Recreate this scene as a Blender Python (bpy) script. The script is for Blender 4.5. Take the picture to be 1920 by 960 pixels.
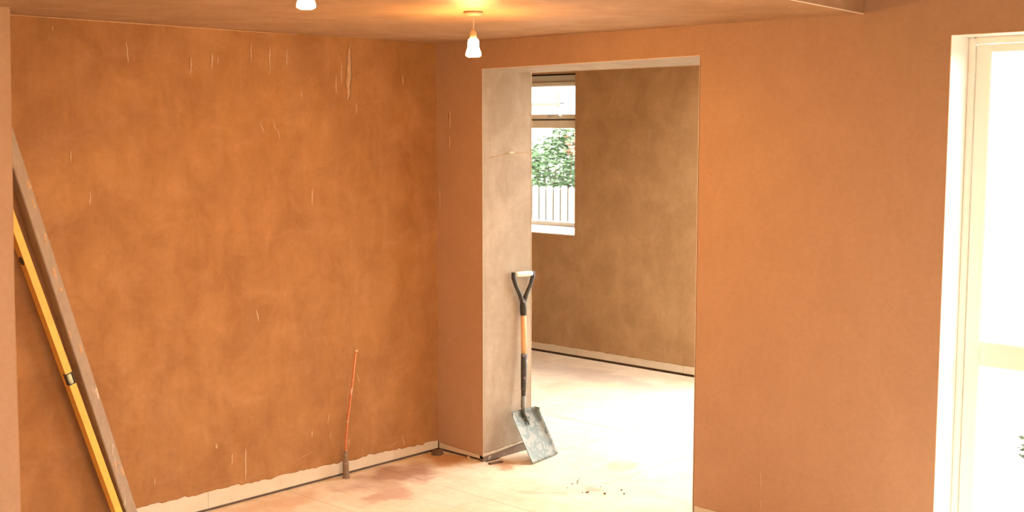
import bpy, bmesh, math, random
from mathutils import Vector, Matrix, noise
from math import radians as R, pi

for o in list(bpy.data.objects):
    bpy.data.objects.remove(o)
SC = bpy.context.scene
COL = SC.collection

# ---------------------------------------------------------------- camera
cam_d = bpy.data.cameras.new('camera')
cam_d.sensor_width = 36.0
cam_d.lens = 36.0 * 2257.8 / 1920.0
cam_d.clip_start = 0.05
cam_d.clip_end = 300
cam = bpy.data.objects.new('camera', cam_d)
COL.objects.link(cam)
YAW, PIT = 0.7530, 0.1055
cam.location = (4.9573, -4.6697, 1.85)
cam.rotation_euler = (pi / 2 - PIT, 0, YAW)
SC.camera = cam

# ---------------------------------------------------------------- sky, exposure, portals
SKY = 20.0            # overcast sky outside
LAMP = 2200.0        # face of a reflector bulb
w = bpy.data.worlds.new('overcast_sky')
SC.world = w
w.use_nodes = True
nt = w.node_tree
nt.nodes.clear()
wo = nt.nodes.new('ShaderNodeOutputWorld')
bg = nt.nodes.new('ShaderNodeBackground')
tc = nt.nodes.new('ShaderNodeTexCoord')
sx = nt.nodes.new('ShaderNodeSeparateXYZ')
rp = nt.nodes.new('ShaderNodeValToRGB')
rp.color_ramp.elements[0].position = 0.0
rp.color_ramp.elements[0].color = (1.0, 0.94, 0.84, 1)
rp.color_ramp.elements[1].position = 0.7
rp.color_ramp.elements[1].color = (0.97, 0.96, 0.92, 1)
nt.links.new(tc.outputs['Generated'], sx.inputs[0])
nt.links.new(sx.outputs['Z'], rp.inputs[0])
nt.links.new(rp.outputs[0], bg.inputs[0])
nt.links.new(bg.outputs[0], wo.inputs[0])
bg.inputs[1].default_value = SKY

SC.view_settings.view_transform = 'Standard'
SC.view_settings.look = 'None'
SC.view_settings.exposure = 0.0
SC.view_settings.gamma = 1.0
SC.view_settings.use_curve_mapping = False
SC.cycles.max_bounces = 10
SC.cycles.diffuse_bounces = 6
SC.cycles.glossy_bounces = 4
SC.cycles.transparent_max_bounces = 12


def portal(name, loc, size, rot):
    """marks a window opening for the sampler; gives no light of its own"""
    d = bpy.data.lights.new(name, 'AREA')
    d.shape = 'RECTANGLE'
    d.size, d.size_y = size
    d.cycles.is_portal = True
    o = bpy.data.objects.new(name, d)
    o.location = loc
    o.rotation_euler = rot
    COL.objects.link(o)


# area lights look down their local -Z
portal('window_light_patio', (3.84, 0.35, 1.1), (1.75, 2.15), (-pi / 2, 0, 0))
portal('window_light_far', (-1.87, 3.08, 1.63), (1.2, 1.32), (-pi / 2, 0, 0))
portal('window_light_garden', (1.45, 3.08, 1.1), (2.15, 2.1), (-pi / 2, 0, 0))
portal('window_light_roof', (1.1, 1.6, 3.2), (1.6, 1.4), (0, 0, 0))
portal('window_light_right', (6.62, -2.7, 1.1), (2.2, 3.4), (0, pi / 2, 0))
portal('window_light_side', (2.93, 2.2, 1.1), (2.1, 0.9), (0, pi / 2, 0))


# ---------------------------------------------------------------- materials
def new_mat(name):
    m = bpy.data.materials.new(name)
    m.use_nodes = True
    b = m.node_tree.nodes['Principled BSDF']
    return m, m.node_tree, b


def N(t, kind, **kw):
    n = t.nodes.new(kind)
    for k, v in kw.items():
        if k in n.inputs:
            n.inputs[k].default_value = v
        else:
            setattr(n, k, v)
    return n


def coords(t, scale=(1, 1, 1), loc=(0, 0, 0)):
    g = N(t, 'ShaderNodeTexCoord')
    m = N(t, 'ShaderNodeMapping')
    m.inputs['Scale'].default_value = scale
    m.inputs['Location'].default_value = loc
    t.links.new(g.outputs['Object'], m.inputs['Vector'])
    return m.outputs[0]


def tex(t, vec, scale, detail=4, rough=0.55, dist=0.0):
    n = N(t, 'ShaderNodeTexNoise')
    n.inputs['Scale'].default_value = scale
    n.inputs['Detail'].default_value = detail
    n.inputs['Roughness'].default_value = rough
    n.inputs['Distortion'].default_value = dist
    t.links.new(vec, n.inputs['Vector'])
    return n.outputs['Fac']


def ramp(t, fac, a, b, ca=(0, 0, 0, 1), cb=(1, 1, 1, 1)):
    r = N(t, 'ShaderNodeValToRGB')
    r.color_ramp.elements[0].position = a
    r.color_ramp.elements[0].color = ca
    r.color_ramp.elements[1].position = b
    r.color_ramp.elements[1].color = cb
    t.links.new(fac, r.inputs[0])
    return r.outputs[0]


def mix(t, fac, a, b, mode='MIX'):
    m = N(t, 'ShaderNodeMix', data_type='RGBA', blend_type=mode)
    if isinstance(fac, (int, float)):
        m.inputs[0].default_value = fac
    else:
        t.links.new(fac, m.inputs[0])
    for i, v in ((6, a), (7, b)):
        if isinstance(v, tuple):
            m.inputs[i].default_value = v if len(v) == 4 else (*v, 1)
        else:
            t.links.new(v, m.inputs[i])
    return m.outputs[2]


def mul(t, a, b):
    m = N(t, 'ShaderNodeMath', operation='MULTIPLY')
    for i, v in ((0, a), (1, b)):
        if isinstance(v, (int, float)):
            m.inputs[i].default_value = v
        else:
            t.links.new(v, m.inputs[i])
    return m.outputs[0]


def bump(t, b, h, strength=0.2, dist=0.01):
    n = N(t, 'ShaderNodeBump')
    n.inputs['Strength'].default_value = strength
    n.inputs['Distance'].default_value = dist
    t.links.new(h, n.inputs['Height'])
    t.links.new(n.outputs[0], b.inputs['Normal'])


def plaster(name, base, dark, light, patch=1.0, streaks=0.5, rough=0.7, sheen=0.3):
    """skimmed gypsum: drying patches, tall trowel streaks, pale scuffs"""
    m, t, b = new_mat(name)
    c1 = coords(t)
    cz = coords(t, (5.0, 5.0, 0.55), (3, 1, 2))
    ca = coords(t, (1, 1, 2.2), (7, 2, 5))
    big = ramp(t, tex(t, c1, 1.3, 5, 0.6, 0.6), 0.32, 0.68)
    col = mix(t, mul(t, big, 0.75 * patch), base, dark)
    st = ramp(t, tex(t, cz, 2.2, 6, 0.7, 0.3), 0.42, 0.72)
    col = mix(t, mul(t, st, 0.42 * streaks), col, light)
    sw = ramp(t, tex(t, ca, 3.0, 8, 0.7, 0.7), 0.50, 0.80)
    col = mix(t, mul(t, sw, 0.35 * patch), col, light)
    md = ramp(t, tex(t, coords(t, (1, 1, 0.8), (4, 9, 1)), 5.0, 7, 0.68, 0.5), 0.40, 0.66, (0.84, 0.81, 0.78, 1), (1.13, 1.16, 1.19, 1))
    col = mix(t, min(1.0, 0.8 * patch), col, md, 'MULTIPLY')
    fine = ramp(t, tex(t, c1, 46, 6, 0.7), 0.3, 0.75, (0.93, 0.93, 0.93, 1), (1.05, 1.05, 1.05, 1))
    col = mix(t, 1.0, col, fine, 'MULTIPLY')
    t.links.new(col, b.inputs['Base Color'])
    b.inputs['Roughness'].default_value = rough
    b.inputs['Specular IOR Level'].default_value = sheen
    bump(t, b, tex(t, c1, 7, 8, 0.65, 0.5), 0.16, 0.012)
    return m


def plain(name, col, rough=0.6, metal=0.0, spec=0.5, var=0.12, scale=18, bmp=0.0, trans=None):
    m, t, b = new_mat(name)
    c = coords(t)
    f = tex(t, c, scale, 5, 0.6)
    lo = tuple(max(0, x * (1 - var)) for x in col)
    hi = tuple(min(1, x * (1 + var)) for x in col)
    t.links.new(mix(t, ramp(t, f, 0.3, 0.7), lo, hi), b.inputs['Base Color'])
    b.inputs['Roughness'].default_value = rough
    b.inputs['Metallic'].default_value = metal
    b.inputs['Specular IOR Level'].default_value = spec
    if bmp:
        bump(t, b, f, bmp, 0.004)
    return m


def splashed(name, col, spl, thr=0.62, rough=0.6, metal=0.0, sc=22, stretch=(1, 1, 1), amt=0.85):
    """base colour with dried plaster splashes"""
    m, t, b = new_mat(name)
    c = coords(t, stretch)
    lo = tuple(x * 0.8 for x in col)
    base = mix(t, ramp(t, tex(t, c, sc * 1.7, 6, 0.7), 0.3, 0.7), lo, col)
    k = ramp(t, tex(t, c, sc, 4, 0.6, 0.6), thr, thr + 0.06)
    t.links.new(mix(t, mul(t, k, amt), base, spl), b.inputs['Base Color'])
    b.inputs['Roughness'].default_value = rough
    b.inputs['Metallic'].default_value = metal
    if metal:
        t.links.new(mul(t, ramp(t, k, 0, 1, (1, 1, 1, 1), (0, 0, 0, 1)), metal), b.inputs['Metallic'])
    bump(t, b, k, 0.25, 0.003)
    return m


M = {}
M['plaster_left'] = plaster('plaster_left', (0.385, 0.187, 0.064), (0.31, 0.138, 0.040), (0.50, 0.285, 0.150), 1.0, 0.45)
M['plaster_back'] = plaster('plaster_back', (0.455, 0.285, 0.175), (0.43, 0.262, 0.155), (0.50, 0.325, 0.22), 0.28, 0.25, 0.62)
M['plaster_jamb'] = plaster('plaster_jamb', (0.39, 0.315, 0.24), (0.34, 0.26, 0.19), (0.48, 0.41, 0.33), 0.9, 0.7)
M['plaster_far'] = plaster('plaster_far', (0.42, 0.26, 0.13), (0.34, 0.20, 0.09), (0.50, 0.34, 0.20), 0.9, 0.55)
M['plaster_ceiling'] = plaster('plaster_ceiling', (0.44, 0.27, 0.15), (0.37, 0.22, 0.11), (0.50, 0.33, 0.20), 0.9, 0.1, 0.6)
M['smear'] = plain('dried_plaster_smear', (0.54, 0.33, 0.18), 0.8, var=0.15, scale=60)
M['board'] = plain('bare_plasterboard', (0.64, 0.56, 0.44), 0.8, var=0.06, scale=9)
M['bead'] = plain('corner_bead', (0.80, 0.64, 0.48), 0.55, var=0.1, scale=40)
M['core'] = plain('wall_core', (0.16, 0.11, 0.08), 0.95, var=0.3, scale=14, bmp=0.4)
M['sole'] = splashed('sole_plate_timber', (0.20, 0.14, 0.10), (0.60, 0.50, 0.42), 0.60, 0.85, sc=28)
M['white'] = plain('white_paint', (0.80, 0.79, 0.74), 0.5, var=0.02, scale=5)
M['upvc'] = plain('cream_plastic_frame', (0.90, 0.88, 0.80), 0.32, var=0.01, scale=4)
M['render'] = plain('white_render', (0.82, 0.80, 0.76), 0.9, var=0.04, scale=30, bmp=0.2)
M['paving'] = plain('pale_paving', (0.30, 0.29, 0.26), 0.9, var=0.12, scale=3, bmp=0.2)
M['handle_white'] = plain('white_handle', (0.86, 0.85, 0.80), 0.25, var=0.01)
M['gasket'] = plain('dark_gasket', (0.10, 0.085, 0.07), 0.6)
M['roof'] = plain('slate_roof', (0.36, 0.37, 0.40), 0.7, var=0.15, scale=3)
M['fascia'] = plain('red_fascia', (0.16, 0.05, 0.035), 0.7)
M['fence'] = plain('pale_fence_timber', (0.52, 0.44, 0.33), 0.85, var=0.10, scale=6)
M['fence_dark'] = plain('fence_rail_and_gap_shade', (0.035, 0.028, 0.022), 0.9)  # rails and posts; near-black also paints the shade between boards
M['leaf'] = plain('leaf_green', (0.055, 0.11, 0.045), 0.45, var=0.65, scale=2.2)
M['leaf2'] = plain('leaf_red_tinged', (0.16, 0.075, 0.05), 0.5, var=0.4, scale=3)
M['bark'] = plain('bark', (0.12, 0.09, 0.06), 0.9, var=0.3)
M['pot'] = plain('clay_pot', (0.42, 0.17, 0.09), 0.8)
M['soil'] = plain('soil', (0.06, 0.04, 0.03), 1.0)


def floor_mat():
    m, t, b = new_mat('chipboard_floor')
    c = coords(t)
    f1 = ramp(t, tex(t, c, 2.2, 7, 0.7, 0.8), 0.35, 0.68)
    col = mix(t, f1, (0.70, 0.57, 0.42), (0.84, 0.75, 0.61))
    grain = ramp(t, tex(t, c, 90, 6, 0.8), 0.42, 0.7)
    col = mix(t, mul(t, grain, 0.18), col, (0.45, 0.30, 0.18))
    dust = ramp(t, tex(t, c, 5.5, 8, 0.75, 1.2), 0.50, 0.75)
    col = mix(t, mul(t, dust, 0.55), col, (0.85, 0.78, 0.68))
    st = ramp(t, tex(t, coords(t, (1.2, 9, 1), (2, 2, 0)), 3.0, 8, 0.75, 0.8), 0.48, 0.72)
    col = mix(t, mul(t, st, 0.40), col, (0.62, 0.40, 0.22))
    # spilt dust, damp and muddy patches with shapes of their own, then a painted dim band
    wob = N(t, 'ShaderNodeTexNoise')
    wob.inputs['Scale'].default_value = 4.5
    wob.inputs['Detail'].default_value = 6
    t.links.new(c, wob.inputs['Vector'])
    off = N(t, 'ShaderNodeVectorMath', operation='SUBTRACT')
    off.inputs[1].default_value = (0.5, 0.5, 0.5)
    t.links.new(wob.outputs['Color'], off.inputs[0])
    sc = N(t, 'ShaderNodeVectorMath', operation='SCALE')
    sc.inputs['Scale'].default_value = 0.55
    t.links.new(off.outputs[0], sc.inputs[0])
    ad = N(t, 'ShaderNodeVectorMath', operation='ADD')
    t.links.new(c, ad.inputs[0])
    t.links.new(sc.outputs[0], ad.inputs[1])
    for (x, y, rx, ry, colr, amt) in (
            (0.20, -0.50, 0.24, 0.34, (0.40, 0.22, 0.15), 0.85),
            (0.42, -0.78, 0.12, 0.22, (0.46, 0.26, 0.18), 0.7),
            (0.20, -0.10, 0.20, 0.13, (0.50, 0.27, 0.10), 0.75),
            (0.12, -1.25, 0.18, 0.42, (0.60, 0.36, 0.17), 0.50),
            (0.45, 0.06, 0.12, 0.10, (0.46, 0.22, 0.09), 0.70),
            (0.93, 0.53, 0.13, 0.12, (0.60, 0.42, 0.28), 0.80),
            (1.13, 0.03, 0.10, 0.04, (0.40, 0.26, 0.20), 0.55),
            (0.95, -0.20, 0.10, 0.05, (0.50, 0.34, 0.26), 0.40),
            (-0.7, 2.25, 1.2, 0.22, (0.52, 0.42, 0.36), 0.55)):  # dimming of the floor towards the far wall, put into the colour
        s = N(t, 'ShaderNodeVectorMath', operation='SUBTRACT')
        s.inputs[1].default_value = (x, y, 0)
        t.links.new(ad.outputs[0], s.inputs[0])
        d = N(t, 'ShaderNodeVectorMath', operation='DIVIDE')
        d.inputs[1].default_value = (rx, ry, 1.0)
        t.links.new(s.outputs[0], d.inputs[0])
        l = N(t, 'ShaderNodeVectorMath', operation='LENGTH')
        t.links.new(d.outputs[0], l.inputs[0])
        k = ramp(t, l.outputs['Value'], 0.45, 1.15, (1, 1, 1, 1), (0, 0, 0, 1))
        col = mix(t, mul(t, k, amt), col, colr)
    t.links.new(col, b.inputs['Base Color'])
    b.inputs['Roughness'].default_value = 0.75
    b.inputs['Specular IOR Level'].default_value = 0.25
    bump(t, b, tex(t, c, 30, 8, 0.7), 0.25, 0.004)
    return m


M['floor'] = floor_mat()


def glass_mat():
    m = bpy.data.materials.new('window_glass')
    m.use_nodes = True
    t = m.node_tree
    t.nodes.clear()
    out = N(t, 'ShaderNodeOutputMaterial')
    tr = N(t, 'ShaderNodeBsdfTransparent')
    tr.inputs[0].default_value = (0.97, 0.97, 0.96, 1)
    gl = N(t, 'ShaderNodeBsdfGlossy')
    gl.inputs['Roughness'].default_value = 0.02
    lw = N(t, 'ShaderNodeLayerWeight')
    lw.inputs['Blend'].default_value = 0.5
    pw = N(t, 'ShaderNodeMath', operation='POWER')
    t.links.new(lw.outputs['Facing'], pw.inputs[0])
    pw.inputs[1].default_value = 4.0
    fr = N(t, 'ShaderNodeMath', operation='MULTIPLY_ADD')
    t.links.new(pw.outputs[0], fr.inputs[0])
    fr.inputs[1].default_value = 0.5
    fr.inputs[2].default_value = 0.02
    mx = N(t, 'ShaderNodeMixShader')
    t.links.new(fr.outputs[0], mx.inputs[0])
    t.links.new(tr.outputs[0], mx.inputs[1])
    t.links.new(gl.outputs[0], mx.inputs[2])
    t.links.new(mx.outputs[0], out.inputs[0])
    return m


M['glass'] = glass_mat()


def emit(name, col, s):
    m, t, b = new_mat(name)
    b.inputs['Base Color'].default_value = (0.9, 0.85, 0.75, 1)
    b.inputs['Emission Color'].default_value = (*col, 1)
    b.inputs['Emission Strength'].default_value = s
    return m


WARM = (1.0, 0.50, 0.15)
M['bulb_face'] = emit('bulb_glowing_face', WARM, LAMP)
M['bulb_body'] = emit('bulb_glowing_body', WARM, LAMP * 0.09)


# ---------------------------------------------------------------- object helpers
def link(name, bm, mat, parent=None, smooth=False):
    me = bpy.data.meshes.new(name)
    bmesh.ops.recalc_face_normals(bm, faces=bm.faces)
    bm.to_mesh(me)
    bm.free()
    if smooth:
        for p in me.polygons:
            p.use_smooth = True
    o = bpy.data.objects.new(name, me)
    me.materials.append(mat)
    COL.objects.link(o)
    o.parent = parent
    return o


def empty(name, loc=(0, 0, 0), rot=(0, 0, 0)):
    o = bpy.data.objects.new(name, None)
    o.empty_display_size = 0.1
    o.location = loc
    o.rotation_euler = rot
    COL.objects.link(o)
    return o


def tag(o, label=None, cat=None, group=None, kind=None):
    if label:
        o['label'] = label
    if cat:
        o['category'] = cat
    if group:
        o['group'] = group
    if kind:
        o['kind'] = kind
    return o


def struct(o, label=None):
    o['kind'] = 'structure'
    if label:
        o['label'] = label
    return o


def hexa(bm, c8):
    """box from 8 corners: 4 bottom (ccw) then 4 top"""
    v = [bm.verts.new(p) for p in c8]
    for f in ((3, 2, 1, 0), (4, 5, 6, 7), (0, 1, 5, 4), (1, 2, 6, 5), (2, 3, 7, 6), (3, 0, 4, 7)):
        bm.faces.new([v[i] for i in f])


def box(bm, a, b):
    x0, y0, z0 = a
    x1, y1, z1 = b
    hexa(bm, [(x0, y0, z0), (x1, y0, z0), (x1, y1, z0), (x0, y1, z0),
              (x0, y0, z1), (x1, y0, z1), (x1, y1, z1), (x0, y1, z1)])


def bx(a, b, bev=0.0):
    bm = bmesh.new()
    box(bm, a, b)
    if bev:
        bmesh.ops.bevel(bm, geom=list(bm.edges), offset=bev, segments=2, affect='EDGES')
    return bm


def tube(bm, pts, rad, seg=12, cap=True, squash=None):
    """swept tube; rad a number or one per point"""
    pts = [Vector(p) for p in pts]
    n = len(pts)
    rs = rad if isinstance(rad, (list, tuple)) else [rad] * n
    rings = []
    ref = None
    for i, p in enumerate(pts):
        d = (pts[min(i + 1, n - 1)] - pts[max(i - 1, 0)]).normalized()
        if ref is None:
            ref = d.orthogonal().normalized()
        u = (ref - d * ref.dot(d)).normalized()
        ref = u
        v = d.cross(u)
        rings.append([bm.verts.new(p + (u * math.cos(2 * pi * k / seg) + v * math.sin(2 * pi * k / seg)) * rs[i])
                      for k in range(seg)])
    for a, b in zip(rings, rings[1:]):
        for k in range(seg):
            bm.faces.new((a[k], a[(k + 1) % seg], b[(k + 1) % seg], b[k]))
    if cap:
        bm.faces.new(rings[0][::-1])
        bm.faces.new(rings[-1])


def lathe(bm, prof, seg=28, z0=0.0):
    rings = []
    for r, z in prof:
        if r < 1e-6:
            rings.append([bm.verts.new((0, 0, z + z0))])
        else:
            rings.append([bm.verts.new((r * math.cos(2 * pi * k / seg), r * math.sin(2 * pi * k / seg), z + z0))
                          for k in range(seg)])
    for a, b in zip(rings, rings[1:]):
        for k in range(seg):
            k2 = (k + 1) % seg
            if len(a) == 1 and len(b) == 1:
                continue
            if len(a) == 1:
                bm.faces.new((a[0], b[k2], b[k]))
            elif len(b) == 1:
                bm.faces.new((a[k], a[k2], b[0]))
            else:
                bm.faces.new((a[k], a[k2], b[k2], b[k]))


def coat(o0, u, n, length, zb, zt, th=0.004, step=0.02, seed=0, amp=0.012):
    """plaster coat on a wall face with a ragged lower edge.
    o0 start (x,y) on the board face, u run direction, n outward normal; zb(s), zt(s)"""
    bm = bmesh.new()
    k = max(2, int(length / step))
    u = Vector((*u, 0))
    n = Vector((*n, 0))
    cols = []
    for i in range(k + 1):
        s = length * i / k
        base = Vector((o0[0], o0[1], 0)) + u * s
        rg = amp * (noise.noise(Vector((s * 9, seed, 0))) + 0.8 * noise.noise(Vector((s * 28, seed + 5, 0)))
                    + 0.5 * noise.noise(Vector((s * 60, seed + 9, 0))))
        z0 = zb(s) + rg
        z1 = zt(s)
        b0 = base + Vector((0, 0, z0))
        b1 = base + Vector((0, 0, z1))
        cols.append([bm.verts.new(b0), bm.verts.new(b0 + n * th * 0.5), bm.verts.new(b0 + n * th + Vector((0, 0, 0.006))),
                     bm.verts.new(b1 + n * th), bm.verts.new(b1)])
    for a, b in zip(cols, cols[1:]):
        for j in range(4):
            bm.faces.new((a[j], b[j], b[j + 1], a[j + 1]))
    bm.faces.new(cols[0])
    bm.faces.new(cols[-1])
    return bm


def const(v):
    return lambda s: v


CEIL = 2.32
CEIL2 = 2.62
TH = 0.004          # plaster coat thickness
GAP = 0.016         # dark gap under the boards
PB = 0.0125         # plasterboard thickness


def sheets(parent, o0, u, n, cuts, z1=CEIL):
    """plasterboard sheets standing just above the floor, one per cut interval (faces at o0 line)"""
    for a, b in zip(cuts, cuts[1:]):
        x0, y0 = o0[0] + u[0] * (a + 0.001), o0[1] + u[1] * (a + 0.001)
        x1, y1 = o0[0] + u[0] * (b - 0.001), o0[1] + u[1] * (b - 0.001)
        xb, yb = -n[0] * PB, -n[1] * PB
        bm = bmesh.new()
        hexa(bm, [(x0, y0, GAP), (x1, y1, GAP), (x1 + xb, y1 + yb, GAP), (x0 + xb, y0 + yb, GAP),
                  (x0, y0, z1), (x1, y1, z1), (x1 + xb, y1 + yb, z1), (x0 + xb, y0 + yb, z1)])
        link('plasterboard', bm, M['board'], parent)


# ================================================================= THE SETTING
XL, XR = 0.361, 1.762       # doorway in the back wall
T = 0.395                   # its depth
XP0, XP1 = 2.942, 4.74      # patio door
FAR = 2.725                 # far room's end wall
FX0, FX1 = -2.75, 2.65      # far room's extent
RX, FY = 6.4, -6.6          # right and rear ends of the front room

# ---- floor: sub-floor with chipboard panels on it
fl = struct(link('floor', bx((-2.9, FY - 0.2, -0.12), (RX + 0.2, 3.0, -0.02)), M['core']),
            'pale dusty chipboard floor')


def floor_panel(x0, y0, x1, y1, dz=0.0):
    g = 0.0016
    bm = bx((x0 + g, y0 + g, -0.02), (x1 - g, y1 - g, dz))
    link('floor_panel', bm, M['floor'], fl)


rows = [0.14 - 0.6 * i for i in range(12)]
for i in range(11):
    y1, y0 = rows[i], rows[i + 1]
    x = [-0.02, 1.9, 4.3, RX] if i % 2 else [-0.02, 3.1, 5.5, RX]
    if i == 0:
        floor_panel(-0.02, y0, 0.37, y1 - 0.12)
        x[0] = 0.37
    for a, b in zip(x, x[1:]):
        yy = y1
        floor_panel(a, y0, b, yy, 0.0)
for a in (FX0, -1.89, -1.29, -0.69, -0.09, 0.51, 1.11, 1.71, 2.31):
    b = min(a + 0.6, FX1) if a > FX0 else -1.89
    cut = 1.55 if int(a * 10) % 2 else 1.1
    floor_panel(a, 0.14, b, cut, -0.001)
    floor_panel(a, cut, b, 2.72, 0.0)

# ---- left wall
wl = bmesh.new()
box(wl, (-0.30, FY - 0.1, -0.02), (-PB - 0.008, 0.0, CEIL2))
wl = struct(link('wall_left', wl, M['core']), 'left wall of freshly skimmed pink-brown plaster, mottled and streaked')
sheets(wl, (-TH, 0), (0, -1), (1, 0), [0.0, 0.33, 1.53, 2.73, 3.93, 5.13, 6.6], CEIL)
bm = coat((-TH, -0.0), (0, -1), (1, 0), -FY, lambda s: 0.062 + 0.045 * min(1, s / 1.9), const(CEIL), seed=3, amp=0.013)
link('plaster_coat', bm, M['plaster_left'], wl)


def smear(y0, z0, y1, z1, wdt, seed, parent=wl, face='x', base=0.0):
    """a raised trowel smear, thin at the ends"""
    rnd = random.Random(seed)
    bm = bmesh.new()
    k = 9
    a, b = [], []
    for i in range(k + 1):
        t = i / k
        y = y0 + (y1 - y0) * t + rnd.uniform(-.1, .1) * wdt
        z = z0 + (z1 - z0) * t
        h = wdt * 0.48 * (math.sin(pi * min(1, t * 1.0)) ** 0.6) * rnd.uniform(0.55, 1.1) + 0.0007
        dy = h
        if face == 'x':
            a.append((base + 0.0, y - dy, z)); b.append((base + 0.0, y + dy, z))
        else:
            a.append((y - dy, base, z)); b.append((y + dy, base, z))
    nrm = Vector((1, 0, 0)) if face == 'x' else Vector((0, -1, 0))
    va = [bm.verts.new(p) for p in a]
    vb = [bm.verts.new(p) for p in b]
    vm = [bm.verts.new((Vector(p) + Vector(q)) / 2 + nrm * 0.0012) for p, q in zip(a, b)]
    for i in range(k):
        bm.faces.new((va[i], vm[i], vm[i + 1], va[i + 1]))
        bm.faces.new((vm[i], vb[i], vb[i + 1], vm[i + 1]))
        bm.faces.new((va[i + 1], vb[i + 1], vb[i], va[i]))
    return link('plaster_smear', bm, M['smear'], parent, True)


SM = [(-0.617, 2.294, -0.632, 1.991, 0.05), (-1.119, 2.256, -1.123, 2.113, 0.019), (-1.017, 2.248, -1.02, 2.156, 0.019),
      (-1.228, 2.263, -1.231, 2.161, 0.012), (-1.89, 2.241, -1.88, 2.14, 0.015), (-1.563, 2.185, -1.565, 2.099, 0.017),
      (-1.447, 2.215, -1.45, 2.128, 0.014), (-1.416, 2.191, -1.417, 2.154, 0.009), (-2.085, 1.579, -2.088, 1.515, 0.01),
      (-2.167, 1.757, -2.169, 1.701, 0.01), (-0.672, 2.196, -0.674, 2.073, 0.018), (-0.708, 2.126, -0.71, 2.031, 0.014),
      (-0.875, 1.554, -0.877, 1.459, 0.014), (-1.082, 1.853, -1.07, 1.795, 0.011), (-1.186, 1.879, -1.16, 1.827, 0.012),
      (-1.107, 1.884, -1.09, 1.84, 0.011), (-1.314, 0.275, -1.319, 0.113, 0.015), (-1.392, 0.263, -1.394, 0.21, 0.012),
      (-1.481, 0.329, -1.482, 0.302, 0.02), (-1.816, 0.234, -1.817, 0.196, 0.008), (-0.903, 0.284, -0.904, 0.256, 0.012),
      (-0.375, 0.094, -0.30, 0.118, 0.03), (-0.275, 0.146, -0.262, 0.076, 0.02), (-2.226, 2.284, -2.227, 2.261, 0.007),
      (-1.232, 0.96, -1.22, 0.894, 0.010), (-0.931, 2.04, -0.932, 2.0, 0.014),
      (-0.249, 2.141, -0.249, 2.084, 0.014), (-0.576, 1.992, -0.577, 1.922, 0.012), 
      (-1.30, 0.118, -1.16, 0.128, 0.016), (-0.98, 0.155, -0.90, 0.175, 0.016), (-0.79, 0.36, -0.80, 0.30, 0.010),
      (-0.60, 0.55, -0.58, 0.49, 0.008), (-0.66, 0.20, -0.66, 0.15, 0.010), (-0.78, 0.26, -0.79, 0.22, 0.010)]
for i, a in enumerate(SM):
    smear(*a, seed=i)

# ---- back wall (with the doorway and the patio door)
wb = bmesh.new()
q = PB + 0.008


def core_box(x0, x1, z0, z1, y1=T):
    box(wb, (x0, q, z0), (x1, y1 - q, z1))


core_box(FX0 - 0.2, XL - q, -0.02, 2.165)
core_box(XR + q, XP0 - 0.02, -0.02, 2.165, 0.34)
core_box(FX0 - 0.2, XP0 - 0.02, 2.19, CEIL2, 0.34)
core_box(XP0 - 0.02, XP1 + 0.02, 2.24, CEIL2, 0.34)
core_box(XP1 + 0.02, RX + 0.2, -0.02, CEIL2, 0.34)
wb = struct(link('wall_back', wb, M['core']), 'smooth orange-pink plastered wall with a wide doorway cut through it')


def face_y(name, x0, x1, z0, z1, mat, y=0.0, n=-1, parent=wb, ragged=None, seed=1, th=TH, step=0.02, zt=None):
    bm = coat((x0, y - n * th), (1, 0), (0, n), x1 - x0, ragged or const(z0), zt or const(z1), th,
              step, seed, 0.006 if ragged else 0.0)
    return link(name, bm, mat, parent)


sheets(wb, (0.0, TH), (1, 0), (0, -1), [0.0, XL - TH], CEIL)
sheets(wb, (0.0, TH), (1, 0), (0, -1), [XR + TH, XP0 - TH], CEIL)
pm = M['plaster_back']
face_y('plaster_coat', 0.0, XL, 0, 2.168, pm, ragged=lambda s: 0.048 - 0.012 * s / 0.36, seed=7)
# over the doorway the lintel rises slightly to the right
face_y('plaster_coat', XR, XP0, 0, 2.183, pm, ragged=const(0.06), seed=11,
       zt=lambda s: 2.183 + 0.0305 * s / (XP0 - XR))
bm = bmesh.new()
hexa(bm, [(0.0, 0, 2.168), (XL, 0, 2.168), (XL, 0.02, 2.168), (0.0, 0.02, 2.168),
          (0.0, 0, CEIL2), (XL, 0, CEIL2), (XL, 0.02, CEIL2), (0.0, 0.02, CEIL2)])
hexa(bm, [(XL, 0, 2.168), (XR, 0, 2.183), (XR, 0.02, 2.183), (XL, 0.02, 2.168),
          (XL, 0, CEIL2), (XR, 0, CEIL2), (XR, 0.02, CEIL2), (XL, 0.02, CEIL2)])
hexa(bm, [(XR, 0, 2.183), (XP0, 0, 2.2135), (XP0, 0.02, 2.2135), (XR, 0.02, 2.183),
          (XR, 0, CEIL2), (XP0, 0, CEIL2), (XP0, 0.02, CEIL2), (XR, 0.02, CEIL2)])
hexa(bm, [(XP0, 0, 2.2135), (RX, 0, 2.2135), (RX, 0.02, 2.2135), (XP0, 0.02, 2.2135),
          (XP0, 0, CEIL2), (RX, 0, CEIL2), (RX, 0.02, CEIL2), (XP0, 0.02, CEIL2)])
hexa(bm, [(XP1, 0, 0.0), (RX, 0, 0.0), (RX, 0.02, 0.0), (XP1, 0.02, 0.0),
          (XP1, 0, 2.2135), (RX, 0, 2.2135), (RX, 0.02, 2.2135), (XP1, 0.02, 2.2135)])
bmesh.ops.remove_doubles(bm, verts=bm.verts, dist=1e-5)
link('plaster_head', bm, pm, wb)
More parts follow.
